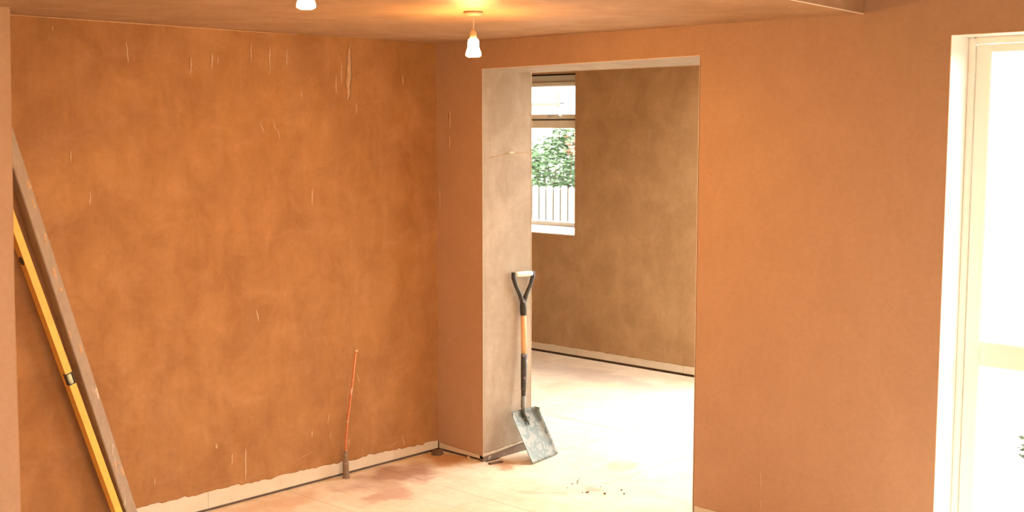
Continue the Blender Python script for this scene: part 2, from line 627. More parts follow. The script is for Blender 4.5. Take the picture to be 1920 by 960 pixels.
# lintel soffit
bm = bmesh.new()
hexa(bm, [(XL, 0.0005, 2.168), (XR, 0.0005, 2.183), (XR, T, 2.163), (XL, T, 2.160),
          (XL, 0.0005, 2.20), (XR, 0.0005, 2.20), (XR, T, 2.20), (XL, T, 2.20)])
link('lintel_soffit', bm, M['plaster_jamb'], wb)

# left jamb: sole plate showing at its foot, ragged plaster above
bm = bmesh.new()
hexa(bm, [(XL - 0.03, 0.004, -0.001), (XL - 0.004, 0.004, -0.001), (XL - 0.004, T - 0.01, -0.001), (XL - 0.03, T - 0.01, -0.001),
          (XL - 0.03, 0.004, 0.05), (XL - 0.004, 0.004, 0.028), (XL - 0.004, T - 0.01, 0.055), (XL - 0.03, T - 0.01, 0.055)])
link('sole_plate', bm, M['sole'], wb)
bm = bmesh.new()
hexa(bm, [(XL - TH - PB, 0.003, 0.03), (XL - TH, 0.003, 0.03), (XL - TH, T - 0.003, 0.05), (XL - TH - PB, T - 0.003, 0.05),
          (XL - TH - PB, 0.003, 2.165), (XL - TH, 0.003, 2.165), (XL - TH, T - 0.003, 2.165), (XL - TH - PB, T - 0.003, 2.165)])
link('plasterboard', bm, M['board'], wb)
bm = coat((XL - TH, 0.0), (0, 1), (1, 0), T, lambda s: 0.045 + 0.05 * s, lambda s: 2.168 - 0.02 * s, TH, 0.012, 21, 0.010)
link('jamb_plaster', bm, M['plaster_jamb'], wb)
# right jamb
bm = coat((XR + TH, 0.0), (0, 1), (-1, 0), 0.34, const(0.02), const(2.183), TH, 0.02, 23, 0.006)
link('jamb_plaster', bm, M['plaster_jamb'], wb)
# far-room side of the wall
face_y('plaster_coat', FX0, XL, 0, 2.45, M['plaster_far'], y=T, n=1, ragged=const(0.05), seed=31)
face_y('plaster_coat', XR, FX1, 0, 2.45, M['plaster_far'], y=0.34, n=1, ragged=const(0.05), seed=33)
bm = bx((XL - 0.02, T - 0.02, 2.161), (FX1, T, 2.45))
link('plaster_head', bm, M['plaster_far'], wb)
# corner beads
for nm, pts in (('corner_bead', [(XL, 0.0, 0.032), (XL, 0.0, 2.168)]),
                ('corner_bead', [(XL, T, 0.05), (XL, T, 2.16)]),
                ('corner_bead', [(XR, 0.0, 0.03), (XR, 0.0, 2.183)]),
                ('corner_bead', [(XL, 0.0, 2.168), (XR, 0.0, 2.183)]),
                ('corner_bead', [(XP0, 0.0, 0.0), (XP0, 0.0, 2.2135)]),
                ('corner_bead', [(XP0, 0.0, 2.2135), (XP1, 0.0, 2.2135)])):
    b_ = bmesh.new()
    tube(b_, pts, 0.0016, 6)
    link(nm, b_, M['bead'], wb)
for i, a in enumerate([(2.126, 0.308, 2.129, 0.20, 0.010), (2.13, 0.17, 2.131, 0.12, 0.008), (0.105, 1.95, 0.108, 1.85, 0.02),
                       (0.10, 1.82, 0.104, 1.74, 0.016), (0.02, 1.52, 0.024, 1.38, 0.008)]):
    s_ = smear(*a, seed=60 + i, parent=wb, face='y', base=0.0)
# scratch and chip on the left jamb
bm = bmesh.new()
ys = [0.045 + 0.017 * i for i in range(20)]
pv = [(XL + 0.0006, y, 1.688 + 0.026 * min(1, (y - 0.045) / 0.17) + 0.004 * noise.noise(Vector((y * 40, 2, 2)))) for y in ys]
tube(bm, pv, [0.0012 + 0.0008 * (i % 3) for i in range(20)], 6)
link('scratch', bm, M['plaster_far'], wb)
bm = bmesh.new()
pp = []
rnd = random.Random(4)
for i in range(14):
    a = 2 * pi * i / 14
    pp.append((XL + 0.0002, 0.222 + 0.038 * math.cos(a) * rnd.uniform(.8, 1.1), 1.716 + 0.008 * math.sin(a) * rnd.uniform(.6, 1.2)))
c0 = bm.verts.new((XL + 0.005, 0.222, 1.716))
vs = [bm.verts.new(p) for p in pp]
for i in range(14):
    bm.faces.new((vs[i], vs[(i + 1) % 14], c0))
bm.faces.new(vs[::-1])
link('plaster_lump', bm, M['board'], wb, True)

# patio door reveal (white lining)
bm = bmesh.new()
box(bm, (XP0 - 0.02, 0.002, -0.02), (XP0, 0.34, 2.214))
link('reveal_lining', bm, M['white'], wb)
bm = bmesh.new()
box(bm, (XP1, 0.002, -0.02), (XP1 + 0.02, 0.34, 2.214))
link('reveal_lining', bm, M['white'], wb)
bm = bmesh.new()
box(bm, (XP0 - 0.02, 0.002, 2.2138), (XP1 + 0.02, 0.34, 2.235))
link('reveal_lining', bm, M['white'], wb)
# render outside
bm = bmesh.new()
box(bm, (FX1 + 0.26, 0.32, -0.2), (XP0, 0.345, 3.1))
box(bm, (XP1, 0.32, -0.2), (RX + 0.2, 0.345, 3.1))
box(bm, (XP0, 0.32, 2.215), (XP1, 0.345, 3.1))
link('outer_render', bm, M['render'], wb)

# ---- pier on the left (projecting from the left wall)
NY = -2.53
bm = bmesh.new()
hexa(bm, [(0.0, NY - 0.30, 0.0), (0.165, NY - 0.30, 0.0), (0.165, NY, 0.0), (0.0, NY, 0.0),
          (0.0, NY - 0.30, CEIL), (0.270, NY - 0.30, CEIL), (0.270, NY, CEIL), (0.0, NY, CEIL)])
# follow the slightly crooked edge
bmesh.ops.bisect_plane(bm, geom=list(bm.verts) + list(bm.edges) + list(bm.faces), plane_co=(0, 0, 1.17), plane_no=(0, 0, 1))
for v in bm.verts:
    if abs(v.co.z - 1.17) < 0.01 and v.co.x > 0.05:
        v.co.x = 0.200
pier = struct(link('wall_pier', bm, M['plaster_back']), 'narrow plastered pier projecting at the left edge')
bm = bmesh.new()
tube(bm, [(0.165, NY, 0.0), (0.200, NY, 1.17), (0.270, NY, CEIL)], 0.0012, 6)
link('corner_bead', bm, M['smear'], pier)

# ---- ceilings
bm = bmesh.new()
DX0, DX1 = 2.567, 3.20       # edge of the lowered ceiling at y=0 and y=FY
hexa(bm, [(-0.02, FY, CEIL), (DX1, FY, CEIL), (DX0, 0.0, CEIL), (-0.02, 0.0, CEIL),
          (-0.02, FY, CEIL2 + 0.1), (DX1, FY, CEIL2 + 0.1), (DX0, 0.0, CEIL2 + 0.1), (-0.02, 0.0, CEIL2 + 0.1)])
ce = struct(link('ceiling', bm, M['plaster_ceiling']), 'lowered ceiling of bare pink-brown plaster')
bm = bmesh.new()
tube(bm, [(DX0, 0, CEIL), (DX1, FY, CEIL)], 0.003, 6)
link('corner_bead', bm, M['bead'], ce)
bm = bmesh.new()
box(bm, (2.4, FY, CEIL2), (RX + 0.1, 0.0, CEIL2 + 0.1))
struct(link('ceiling_upper', bm, M['plaster_ceiling']), 'higher plastered ceiling beside the lowered one')
RL = (0.3, 0.9, 1.9, 2.3)          # roof light of the far room
def holed(x0, y0, x1, y1, z0, z1):
    bm = bmesh.new()
    box(bm, (x0, y0, z0), (RL[0], y1, z1))
    box(bm, (RL[2], y0, z0), (x1, y1, z1))
    box(bm, (RL[0], y0, z0), (RL[2], RL[1], z1))
    box(bm, (RL[0], RL[3], z0), (RL[2], y1, z1))
    return bm


struct(link('ceiling_far', holed(FX0 - 0.1, T, FX1 + 0.2, 3.0, 2.44, 2.56), M['plaster_far']), 'ceiling of the far room')
# paper tape line where left wall meets ceiling
bm = bmesh.new()
tube(bm, [(0.002, -2.5, CEIL - 0.004), (0.001, -1.9, CEIL - 0.003), (0.002, -1.3, CEIL - 0.004), (0.001, -0.95, CEIL - 0.003)],
     [0.0015, 0.003, 0.0028, 0.001], 6)
struct(link('trim_1', bm, M['smear']), 'thin pale jointing line between left wall and ceiling')

# ---- walls nobody sees from here but that hold the light in
bm = bmesh.new()
RW0, RW1, RWZ = -4.4, -1.0, 2.2
for a, b in (((RX, FY, -0.02), (RX + 0.15, RW0, CEIL2)), ((RX, RW1, -0.02), (RX + 0.15, 0.34, CEIL2)),
             ((RX, RW0, RWZ), (RX + 0.15, RW1, CEIL2))):
    box(bm, a, b)
struct(link('wall_right', bm, M['plaster_back']), 'right wall of the front room')
bm = bmesh.new()
box(bm, (-0.3, FY - 0.15, -0.02), (RX + 0.15, FY, CEIL2 + 0.1))
struct(link('wall_front', bm, M['plaster_back']), 'wall behind the camera')

# ---- far room: end wall with a window and a glazed door, side walls
WX0, WX1, WZ0, WZ1 = -2.46, -1.283, 0.995, 2.287
GX0, GX1, GZ1 = 0.40, 2.50, 2.12
FY1 = 3.03
bm = bmesh.new()


def fw(x0, x1, z0, z1):
    box(bm, (x0, FAR + q, z0), (x1, FY1, z1))


fw(FX0 - 0.2, WX0, -0.1, 2.56)
fw(WX0, WX1, -0.1, WZ0)
fw(WX0, WX1, WZ1, 2.56)
fw(WX1, GX0, -0.1, 2.56)
fw(GX0, GX1, GZ1, 2.56)
fw(GX1, FX1 + 0.25, -0.1, 2.56)
wf = struct(link('wall_far', bm, M['core']), 'dull brown plastered end wall of the far room')
for a, b, z0, z1 in ((FX0, WX0, GAP, 2.44), (WX0, WX1, GAP, WZ0 - 0.003), (WX1, -1.2615, GAP, 2.44), (-1.2585, -0.2115, GAP, 2.44),
                     (-0.2085, GX0, GAP, 2.44)):
    link('plasterboard', bx((a, FAR + TH, z0), (b, FAR + q + 0.001, z1)), M['board'], wf)
rg = lambda s: 0.075
for x0, x1, lo, hi, sd in ((FX0, WX0, None, 2.44, 41), (WX0, WX1, None, WZ0, 41.4), (WX1, GX0, None, 2.44, 42)):
    face_y('plaster_coat', x0, x1, 0, hi, M['plaster_far'], y=FAR, n=-1, parent=wf, ragged=rg, seed=sd)
bm = bmesh.new()
box(bm, (WX0, FAR, WZ1), (WX1, FAR + 0.02, 2.44))
box(bm, (GX0, FAR, GZ1), (GX1, FAR + 0.02, 2.44))
box(bm, (GX1, FAR, 0), (FX1, FAR + 0.02, 2.44))
link('plaster_head', bm, M['plaster_far'], wf)
bm = bmesh.new()
for x0, x1, z0, z1 in ((WX0 - 0.012, WX0, WZ0, WZ1), (WX1, WX1 + 0.012, WZ0, WZ1), (GX0 - 0.012, GX0, 0, GZ1), (GX1, GX1 + 0.012, 0, GZ1),
                       (WX0, WX1, WZ1, WZ1 + 0.012), (GX0, GX1, GZ1, GZ1 + 0.012)):
    box(bm, (x0, FAR + 0.001, z0), (x1, FY1 + 0.001, z1))
link('reveal_lining', bm, M['white'], wf)  # white lining added to bounce neutral daylight onto the window frame
bm = bmesh.new()
for x0, x1, z0, z1 in ((FX0 - 0.2, WX0, -0.2, 3.1), (WX0, WX1, -0.2, WZ0), (WX0, WX1, WZ1, 3.1), (WX1, GX0, -0.2, 3.1),
                       (GX0, GX1, GZ1, 3.1), (GX1, FX1 + 0.27, -0.2, 3.1)):
    box(bm, (x0, FY1, z0), (x1, FY1 + 0.02, z1))
link('outer_render', bm, M['render'], wf)

SY0, SY1, SZ1 = 1.78, 2.62, 2.12
bm = bmesh.new()
box(bm, (FX1, 0.32, -0.1), (FX1 + 0.25, SY0, 2.56))
box(bm, (FX1, SY0, SZ1), (FX1 + 0.25, SY1, 2.56))
box(bm, (FX1, SY1, -0.1), (FX1 + 0.25, FY1, 2.56))
wr = struct(link('wall_far_right', bm, M['plaster_far']), 'right side wall of the far room')
bm = bmesh.new()
box(bm, (FX1 + 0.25, 0.32, -0.2), (FX1 + 0.27, SY0, 3.1))
box(bm, (FX1 + 0.25, SY0, SZ1), (FX1 + 0.27, SY1, 3.1))
box(bm, (FX1 + 0.25, SY1, -0.2), (FX1 + 0.27, FY1 + 0.02, 3.1))
link('outer_render', bm, M['render'], wr)
bm = bmesh.new()
box(bm, (FX0 - 0.2, T, -0.1), (FX0, FY1, 2.56))
struct(link('wall_far_left', bm, M['plaster_far']), 'left side wall of the far room')

# far room's flat roof deck and front roof deck keep the sky out
struct(link('roof_far', holed(FX0 - 0.3, 0.30, FX1 + 0.3, FY1 + 0.1, 3.08, 3.16), M['roof']))
bm = bmesh.new()
for a, b in (((RL[0] - .02, RL[1], 2.56), (RL[0], RL[3], 3.08)), ((RL[2], RL[1], 2.56), (RL[2] + .02, RL[3], 3.08)),
             ((RL[0], RL[1] - .02, 2.56), (RL[2], RL[1], 3.08)), ((RL[0], RL[3], 2.56), (RL[2], RL[3] + .02, 3.08))):
    box(bm, a, b)
w5 = struct(link('window_4', bm, M['white']), 'roof light shaft over the far room')
link('pane', bx((RL[0] - .04, RL[1] - .04, 3.16), (RL[2] + .04, RL[3] + .04, 3.165)), M['glass'], w5)
struct(link('roof_front', bx((-0.4, FY - 0.2, 3.08), (RX + 0.3, 0.36, 3.16)), M['roof']))
bm = bmesh.new()
box(bm, (-0.30, FY - 0.15, CEIL2 + 0.1), (RX + 0.15, FY, 3.08))
box(bm, (RX, FY, CEIL2), (RX + 0.15, 0.34, 3.08))
box(bm, (-0.30, FY, CEIL2), (-0.02, 0.0, 3.08))
struct(link('wall_outer', bm, M['render']))


# ---- windows
def frame_bar(parent, a, b, mat=None, name='frame', bev=0.004):
    return link(name, bx(a, b, bev), mat or M['upvc'], parent)


w1 = struct(empty('window_1', (0, 0, 0)), 'small white casement window in the far wall')
# right reveal hides its right jamb; frame plane starts at y 2.90
fy0, fy1 = 2.90, 2.97
frame_bar(w1, (WX0, fy0, 2.225), (WX1, fy1, WZ1))
frame_bar(w1, (WX0, fy0, WZ0 + 0.03), (WX1, fy1, 1.075))
frame_bar(w1, (WX0, fy0, 1.075), (WX0 + 0.055, fy1, 2.225))
frame_bar(w1, (WX1 - 0.055, fy0, 1.075), (WX1, fy1, 2.225))
frame_bar(w1, (WX0 + 0.055, fy0, 1.853), (WX1 - 0.055, fy1, 1.918), name='transom')
# top-hung sash, standing proud
top = struct(link('sash', bx((WX0 + 0.045, fy0 - 0.015, 2.195), (WX1 - 0.045, fy0 + 0.05, 2.232), 0.004), M['upvc'], w1))
del top['kind']
frame_bar(w1, (WX0 + 0.045, fy0 - 0.015, 1.930), (WX1 - 0.045, fy0 + 0.05, 1.966), M['upvc'], 'sash')
frame_bar(w1, (WX0 + 0.045, fy0 - 0.015, 1.966), (WX0 + 0.09, fy0 + 0.05, 2.195), M['upvc'], 'sash')
frame_bar(w1, (WX1 - 0.09, fy0 - 0.015, 1.966), (WX1 - 0.045, fy0 + 0.05, 2.195), M['upvc'], 'sash')
frame_bar(w1, (WX0 + 0.05, fy0 + 0.001, 1.916), (WX1 - 0.05, fy0 + 0.03, 1.932), M['gasket'], 'gasket', 0.001)
link('pane', bx((WX0 + 0.085, 2.93, 1.96), (WX1 - 0.085, 2.934, 2.2)), M['glass'], w1)
link('pane', bx((WX0 + 0.05, 2.94, 1.07), (WX1 - 0.05, 2.944, 1.857)), M['glass'], w1)
h = link('window_handle', bx((-1.70, fy0 - 0.045, 1.938), (-1.57, fy0 - 0.018, 1.966), 0.006), M['handle_white'], w1, True)
link('handle_base', bx((-1.63, fy0 - 0.025, 1.938), (-1.60, fy0 - 0.014, 1.968), 0.003), M['handle_white'], w1, True)
bm = bmesh.new()
hexa(bm, [(WX0, FAR - 0.016, WZ0 - 0.004), (WX1 - 0.001, FAR - 0.016, WZ0 - 0.004), (WX1 - 0.001, fy0 + 0.01, WZ0 + 0.001), (WX0, fy0 + 0.01, WZ0 + 0.001),
          (WX0, FAR - 0.016, WZ0 + 0.004), (WX1 - 0.001, FAR - 0.016, WZ0 + 0.004), (WX1 - 0.001, fy0 + 0.01, WZ0 + 0.050), (WX0, fy0 + 0.01, WZ0 + 0.050)])
link('window_sill', bm, M['white'], w1)


def glazed(name, axis, p0, p1, a0, a1, z1, doors, label, ncross=True):
    """glazed doors between two positions; axis 'x' runs along x in plane y=p0..p1"""
    root = struct(empty(name), label)

    def bb(u0, u1, v0, v1, z0, z1_, mat=M['upvc'], nm='frame', bev=0.004, parent=root):
        if axis == 'x':
            return link(nm, bx((u0, v0, z0), (u1, v1, z1_), bev), mat, parent)
        return link(nm, bx((v0, u0, z0), (v1, u1, z1_), bev), mat, parent)
    fw_ = 0.026
    bb(a0, a0 + fw_, p0, p1, 0.0, z1)
    bb(a1 - fw_, a1, p0, p1, 0.0, z1)
    bb(a0 + fw_, a1 - fw_, p0, p1, z1 - fw_, z1)
    bb(a0 + fw_, a1 - fw_, p0, p1, 0.0, 0.04, nm='threshold')
    wdt = (a1 - a0 - 2 * fw_) / doors
    for i in range(doors):
        u0 = a0 + fw_ + wdt * i + 0.003
        u1 = u0 + wdt - 0.006
        dpt0, dpt1 = p0 + 0.010, p0 + 0.046
        st = 0.062
        zz0, zz1 = 0.045, z1 - fw_ - 0.003
        leaf = bb(u0, u0 + st, dpt0, dpt1, zz0, zz1, nm='door_stile')
        bb(u1 - st, u1, dpt0, dpt1, zz0, zz1, nm='door_stile')
        bb(u0 + st, u1 - st, dpt0, dpt1, zz1 - st * 0.5, zz1, nm='door_rail')
        bb(u0 + st, u1 - st, dpt0, dpt1, zz0, zz0 + st * 1.4, nm='door_rail')
        if ncross:
            bb(u0 + st, u1 - st, dpt0, dpt1, 0.885, 0.985, nm='mid_rail')
        pm_ = p0 + 0.030
        if ncross:
            bb(u0 + st - 0.004, u1 - st + 0.004, pm_, pm_ + 0.004, 0.98, zz1, M['glass'], 'pane', 0)
            bb(u0 + st - 0.004, u1 - st + 0.004, pm_, pm_ + 0.004, zz0 + 0.08, 0.89, M['glass'], 'pane', 0)
        else:
            bb(u0 + st - 0.004, u1 - st + 0.004, pm_, pm_ + 0.004, zz0 + 0.08, zz1, M['glass'], 'pane', 0)
    return root


d1 = glazed('door_1', 'x', 0.165, 0.235, XP0, XP1, 2.2135, 2, 'cream-framed glazed patio door at the right edge, blown out by daylight')
# mitre line at the mid rail (fine dark joint)
bm = bmesh.new()
tube(bm, [(XP0 + 0.050, 0.1748, 0.885), (XP0 + 0.088, 0.1748, 0.935), (XP0 + 0.050, 0.1748, 0.985)], 0.0008, 5)
link('weld_line', bm, M['bead'], d1)
glazed('door_2', 'x', 2.93, 3.0, GX0, GX1, GZ1, 2, 'glazed garden doors of the far room', False)
glazed('window_3', 'y', 6.46, 6.53, -4.4, -1.0, 2.2, 4, 'glazed side opening of the front room', False)
glazed('window_2', 'y', 2.80, 2.87, SY0, SY1, SZ1, 1, 'tall side window of the far room', False)

# ================================================================= OUTSIDE
gr = struct(link('ground', bx((-60, 3.05, -0.30), (40, 70, -0.15)), M['paving']), 'pale ground outside')
link('paving', bx((2.92, 0.35, -0.30), (40, 3.05, -0.15)), M['paving'], gr)
link('paving', bx((6.56, -30, -0.30), (40, 0.35, -0.15)), M['paving'], gr)
link('paving', bx((-20, -30, -0.30), (6.56, -6.8, -0.15)), M['paving'], gr)

# unseen dark screen added to block low daylight, outside the frame
bm = bmesh.new()
box(bm, (10.5, -14, -0.2), (10.9, 8.0, 2.0))
box(bm, (4.0, 7.6, -0.2), (10.5, 8.0, 2.0))
struct(link('low_sky_blocker', bm, M['bark']), 'unseen dark screen added to block horizon daylight')

# fence beyond the far window
fn = empty('garden_fence', (-8, 9.0, -0.15))
tag(fn, 'pale close-boarded timber fence seen low in the far window', 'fence')
rnd = random.Random(8)
bd = None
FENX0 = -9.6
for i in range(30):
    x = FENX0 + 0.145 * i
    zt = 1.13 + rnd.uniform(-0.008, 0.008) + 0.012 * (i % 2)
    bmb = bmesh.new()
    w_ = 0.106
    hexa(bmb, [(0, 0, 0), (w_, 0, 0), (w_, 0.02, 0), (0, 0.02, 0), (0, 0, zt - 0.02), (w_, 0, zt - 0.02), (w_, 0.02, zt - 0.02), (0, 0.02, zt - 0.02)])
    box(bmb, (0.015, 0, zt - 0.0199), (w_ - 0.015, 0.02, zt))
    o = link('fence_board', bmb, M['fence'], fn)
    o.location = (x + 8, 0, 0)
for i in range(5):
    link('fence_gap_shade', bx((-1.62 + 0.9 * i, 0.030, 0.0), (-0.722 + 0.9 * i, 0.036, 1.09)), M['fence_dark'], fn)  # dark sheet that paints the shadow lines between the boards
for z in (0.30, 0.92):
    link('fence_rail', bx((-1.6, 0.037, z - 0.05), (2.9, 0.07, z + 0.05)), M['fence_dark'], fn)
for x in (-1.6, 1.0, 2.7):
    link('fence_post', bx((x, 0.071, 0), (x + 0.1, 0.17, 1.1)), M['fence_dark'], fn)


def leaves(bm, c, rad, n, size, seed, flat=1.0):
    r = random.Random(seed)
    for _ in range(n):
        while True:
            p = Vector((r.uniform(-1, 1), r.uniform(-1, 1), r.uniform(-1, 1)))
            if p.length < 1 and p.length > 0.35:
                break
        # lumpy outline
        k = 0.8 + 0.35 * noise.noise(p * 2.3 + Vector((seed, 0, 0)))
        p = Vector((p.x * rad[0], p.y * rad[1], p.z * rad[2])) * k + Vector(c)
        s = size * r.uniform(0.6, 1.3)
        e = Matrix.Rotation(r.uniform(0, 6.28), 3, 'Z') @ Matrix.Rotation(r.uniform(0, 6.28), 3, 'X')
        q4 = [Vector((-s, 0, 0)), Vector((0, -s * .4, s * .08)), Vector((s, 0, 0)), Vector((0, s * .4, s * .08))]
        bm.faces.new([bm.verts.new(p + e @ v) for v in q4])


bush = empty('leafy_bush', (-8.6, 10.4, -0.15))
tag(bush, 'loose green leafy bush rising behind the pale fence', 'bush')
bm = bmesh.new()
leaves(bm, (0.45, 0, 1.30), (1.15, 0.8, 0.72), 3300, 0.055, 3)
leaves(bm, (0.85, 0, 1.85), (0.62, 0.5, 0.42), 1000, 0.05, 5)
f_ = link('foliage', bm, M['leaf'], bush)
f_['kind'] = 'stuff'
bm = bmesh.new()
leaves(bm, (1.25, -0.3, 1.75), (0.4, 0.4, 0.35), 160, 0.05, 9)
f_ = link('foliage', bm, M['leaf2'], bush)
f_['kind'] = 'stuff'
f_['label'] = 'reddish leaves at the right of the bush'
for i in range(7):
    r_ = random.Random(i + 20)
    bm = bmesh.new()
    a = Vector((r_.uniform(-.1, .5), r_.uniform(-.15, .15), 0))
    b = a + Vector((r_.uniform(-.8, .8), r_.uniform(-.4, .3), r_.uniform(1.6, 2.5)))
    m_ = (a + b) / 2 + Vector((r_.uniform(-.1, .1), 0, .15))
    tube(bm, [a, m_, b], [0.03, 0.018, 0.006], 6)
    link('stem', bm, M['bark'], bush)

# neighbour's house far behind
hs = empty('neighbour_house', (-18.6, 22, -0.15))
tag(hs, 'pale rendered house with a dark red eaves line behind the garden', 'house')
link('house_wall', bx((-4, 0, 0), (1.0, 6, 2.72)), M['render'], hs)
link('fascia', bx((-4.2, -0.25, 2.66), (0.62, -0.2, 2.735)), M['fascia'], hs)
bm = bmesh.new()
hexa(bm, [(-4.2, -0.22, 2.74), (0.62, -0.22, 2.74), (1.2, 6.2, 2.74), (-4.2, 6.2, 2.74),
          (-4.2, 2.9, 4.6), (0.4, 2.9, 4.6), (0.4, 3.1, 4.6), (-4.2, 3.1, 4.6)])
link('roof', bm, M['roof'], hs)
link('window', bx((-2.5, -0.02, 1.0), (-1.4, 0.02, 2.1)), M['upvc'], hs)
bm = bmesh.new()
tube(bm, [(0.55, -0.15, 2.0), (0.55, -0.15, 2.72), (0.6, -0.25, 3.05)], 0.05, 8)
link('downpipe', bm, M['gasket'], hs)

# potted plant against the outside wall beyond the patio door
pt = empty('potted_plant', (3.10, 0.62, -0.15))
tag(pt, 'small leafy potted plant standing outside behind the patio door glass', 'plant')
bm = bmesh.new()
lathe(bm, [(0, 0), (0.07, 0), (0.10, 0.20), (0.108, 0.20), (0.108, 0.225), (0.092, 0.225), (0.09, 0.19), (0, 0.19)], 20)
link('pot', bm, M['pot'], pt, False)
for i in range(5):
    r_ = random.Random(i)
    bm = bmesh.new()
    tip = Vector((r_.uniform(-.02, .10), r_.uniform(-.08, .08), r_.uniform(0.62, 0.86)))
    tube(bm, [(0, 0, 0.18), tip * 0.55, tip], [0.004, 0.003, 0.0015], 5)
    s_ = link('stem', bm, M['bark'], pt)
    bm = bmesh.new()
    leaves(bm, tip - Vector((0, 0, 0.06)), (0.05, 0.05, 0.10), 26, 0.022, i)
    l_ = link('leaves', bm, M['leaf'], s_)
    l_['kind'] = 'stuff'

# ================================================================= THINGS
# ---- pendant bulbs
M['rose'] = plain('ceiling_rose_plastic', (0.45, 0.30, 0.20), 0.5)
M['flex'] = plain('white_flex', (0.80, 0.66, 0.52), 0.5)
M['holder'] = plain('lamp_holder_plastic', (0.62, 0.44, 0.32), 0.4)


def pendant(x, y, zc, drop, s, label, rose=True, grp=None):
    root = empty('pendant_lamp', (x, y, zc))
    tag(root, label, 'lamp')
    bm = bmesh.new()
    lathe(bm, [(0, 0), (0.040, 0), (0.041, -0.006), (0.030, -0.014), (0.012, -0.018), (0, -0.018)], 28)
    link('ceiling_rose', bm, M['rose'], root, True)
    zb = -drop                      # bulb's lower face
    zt = zb + 0.080 * s             # top of the glass
    bm = bmesh.new()
    n = 6
    L = -(zt + 0.028 * s) - 0.014
    if L > 0.004:
        tube(bm, [(0.0015 * math.sin(i / n * 3.14), 0, -0.014 - L * i / n) for i in range(n + 1)], 0.0026, 8)
        link('flex', bm, M['flex'], root, True)
    bm = bmesh.new()
    lathe(bm, [(0, zt + 0.030 * s), (0.006 * s, zt + 0.030 * s), (0.009 * s, zt + 0.024 * s), (0.013 * s, zt + 0.018 * s), (0.0135 * s, zt), (0.0145 * s, zt - 0.004), (0, zt - 0.004)], 24)
    link('lamp_holder', bm, M['holder'], root, True)
    bulb = bmesh.new()
    lathe(bulb, [(0.013 * s, zt - 0.0045), (0.0205 * s, zt - 0.010 * s), (0.0225 * s, zt - 0.020 * s), (0.0225 * s, zt - 0.036 * s),
                 (0.0245 * s, zt - 0.046 * s), (0.0295 * s, zt - 0.058 * s), (0.0315 * s, zt - 0.068 * s)], 28)
    b = link('bulb', bulb, M['bulb_body'], root, True)
    bm = bmesh.new()
    lathe(bm, [(0.0315 * s, zt - 0.068 * s), (0.0300 * s, zt - 0.074 * s), (0.021 * s, zt - 0.079 * s), (0.0, zt - 0.080 * s)], 28)
    link('bulb_face', bm, M['bulb_face'], b, True)
    return root


pendant(1.456, -1.163, CEIL, 0.182, 1.0, 'lit reflector bulb hanging on a short cord, lower of the two lamps')
pendant(2.11, -2.50, CEIL, 0.128, 0.88, 'lit reflector bulb cut off by the top edge of the photo')

pendant(5.1, -1.9, CEIL2, 0.30, 0.75, 'lit reflector bulb under the higher ceiling, outside the right edge')

# ---- copper pipe rising from the floor by the left wall
M['copper'] = splashed('old_copper', (0.72, 0.27, 0.13), (0.80, 0.62, 0.48), 0.60, 0.42, 0.55, sc=26, stretch=(1, 1, 1), amt=0.7)
M['lag'] = splashed('pipe_lagging', (0.26, 0.18, 0.12), (0.55, 0.42, 0.32), 0.6, 0.85, sc=40)
pipe = empty('copper_pipe', (0.043, -0.715, 0.0))
tag(pipe, 'thin copper pipe stub rising from the floor gap and leaning off the left wall', 'pipe')
bm = bmesh.new()
pts = [(0, 0, 0.0), (0.006, -0.008, 0.10), (0.014, -0.010, 0.22), (0.030, -0.006, 0.34), (0.046, -0.002, 0.44), (0.060, 0.008, 0.56), (0.074, 0.016, 0.695)]
tube(bm, pts, [0.0075, 0.0072, 0.0062, 0.0058, 0.0058, 0.0055, 0.0055], 12)
link('pipe_body', bm, M['copper'], pipe, True)
bm = bmesh.new()
tube(bm, [(0.0735, 0.0155, 0.690), (0.0745, 0.0165, 0.703)], 0.0105, 12)
tube(bm, [(0.066, 0.010, 0.708), (0.083, 0.022, 0.708)], [0.004, 0.004], 8)
link('stop_end', bm, M['smear'], pipe, False)
bm = bmesh.new()
tube(bm, [(0, 0, 0.0), (0.001, -0.002, 0.02), (0.005, -0.007, 0.085), (0.007, -0.009, 0.115), (0.010, -0.010, 0.155)],
     [0.020, 0.0175, 0.0165, 0.012, 0.008], 9)
link('lagging', bm, M['lag'], pipe, False)
for k, (f0, zz) in enumerate(((0.008, 0.145), (0.009, 0.20), (0.026, 0.31))):
    bm = bmesh.new()
    tube(bm, [(f0, -0.009, zz), (f0 + 0.004, -0.009, zz + 0.012)], [0.0078, 0.0070], 10)
    link('plaster_crust', bm, M['smear'], pipe)


# ---- leaning timber straightedge and spirit level
def beam(p0, p1, x0, x1, wid, bev=0.003, segs=1):
    """bar from p0 to p1 (y,z of the edge nearest the doorway), wid across the lean, x0..x1"""
    a = Vector((0, p0[0], p0[1]))
    b = Vector((0, p1[0], p1[1]))
    d = (b - a).normalized()
    nrm = Vector((0, -d.z, d.y)) if d.y < 0 else Vector((0, -d.z, d.y))
    # nrm points to the underside (towards -y)
    if nrm.y > 0:
        nrm = -nrm
    bm = bmesh.new()
    c = []
    for e in (a, b):
        for (xx, ww) in ((x0, 0), (x1, 0), (x1, wid), (x0, wid)):
            c.append(Vector((xx, 0, 0)) + e + nrm * ww)
    hexa(bm, c)
    if bev:
        bmesh.ops.bevel(bm, geom=list(bm.edges), offset=bev, segments=2, affect='EDGES')
    return bm, d, nrm


M['timber'] = splashed('weathered_grey_timber', (0.40, 0.31, 0.23), (0.74, 0.63, 0.50), 0.64, 0.75, sc=16, stretch=(1, 1.6, 0.5))
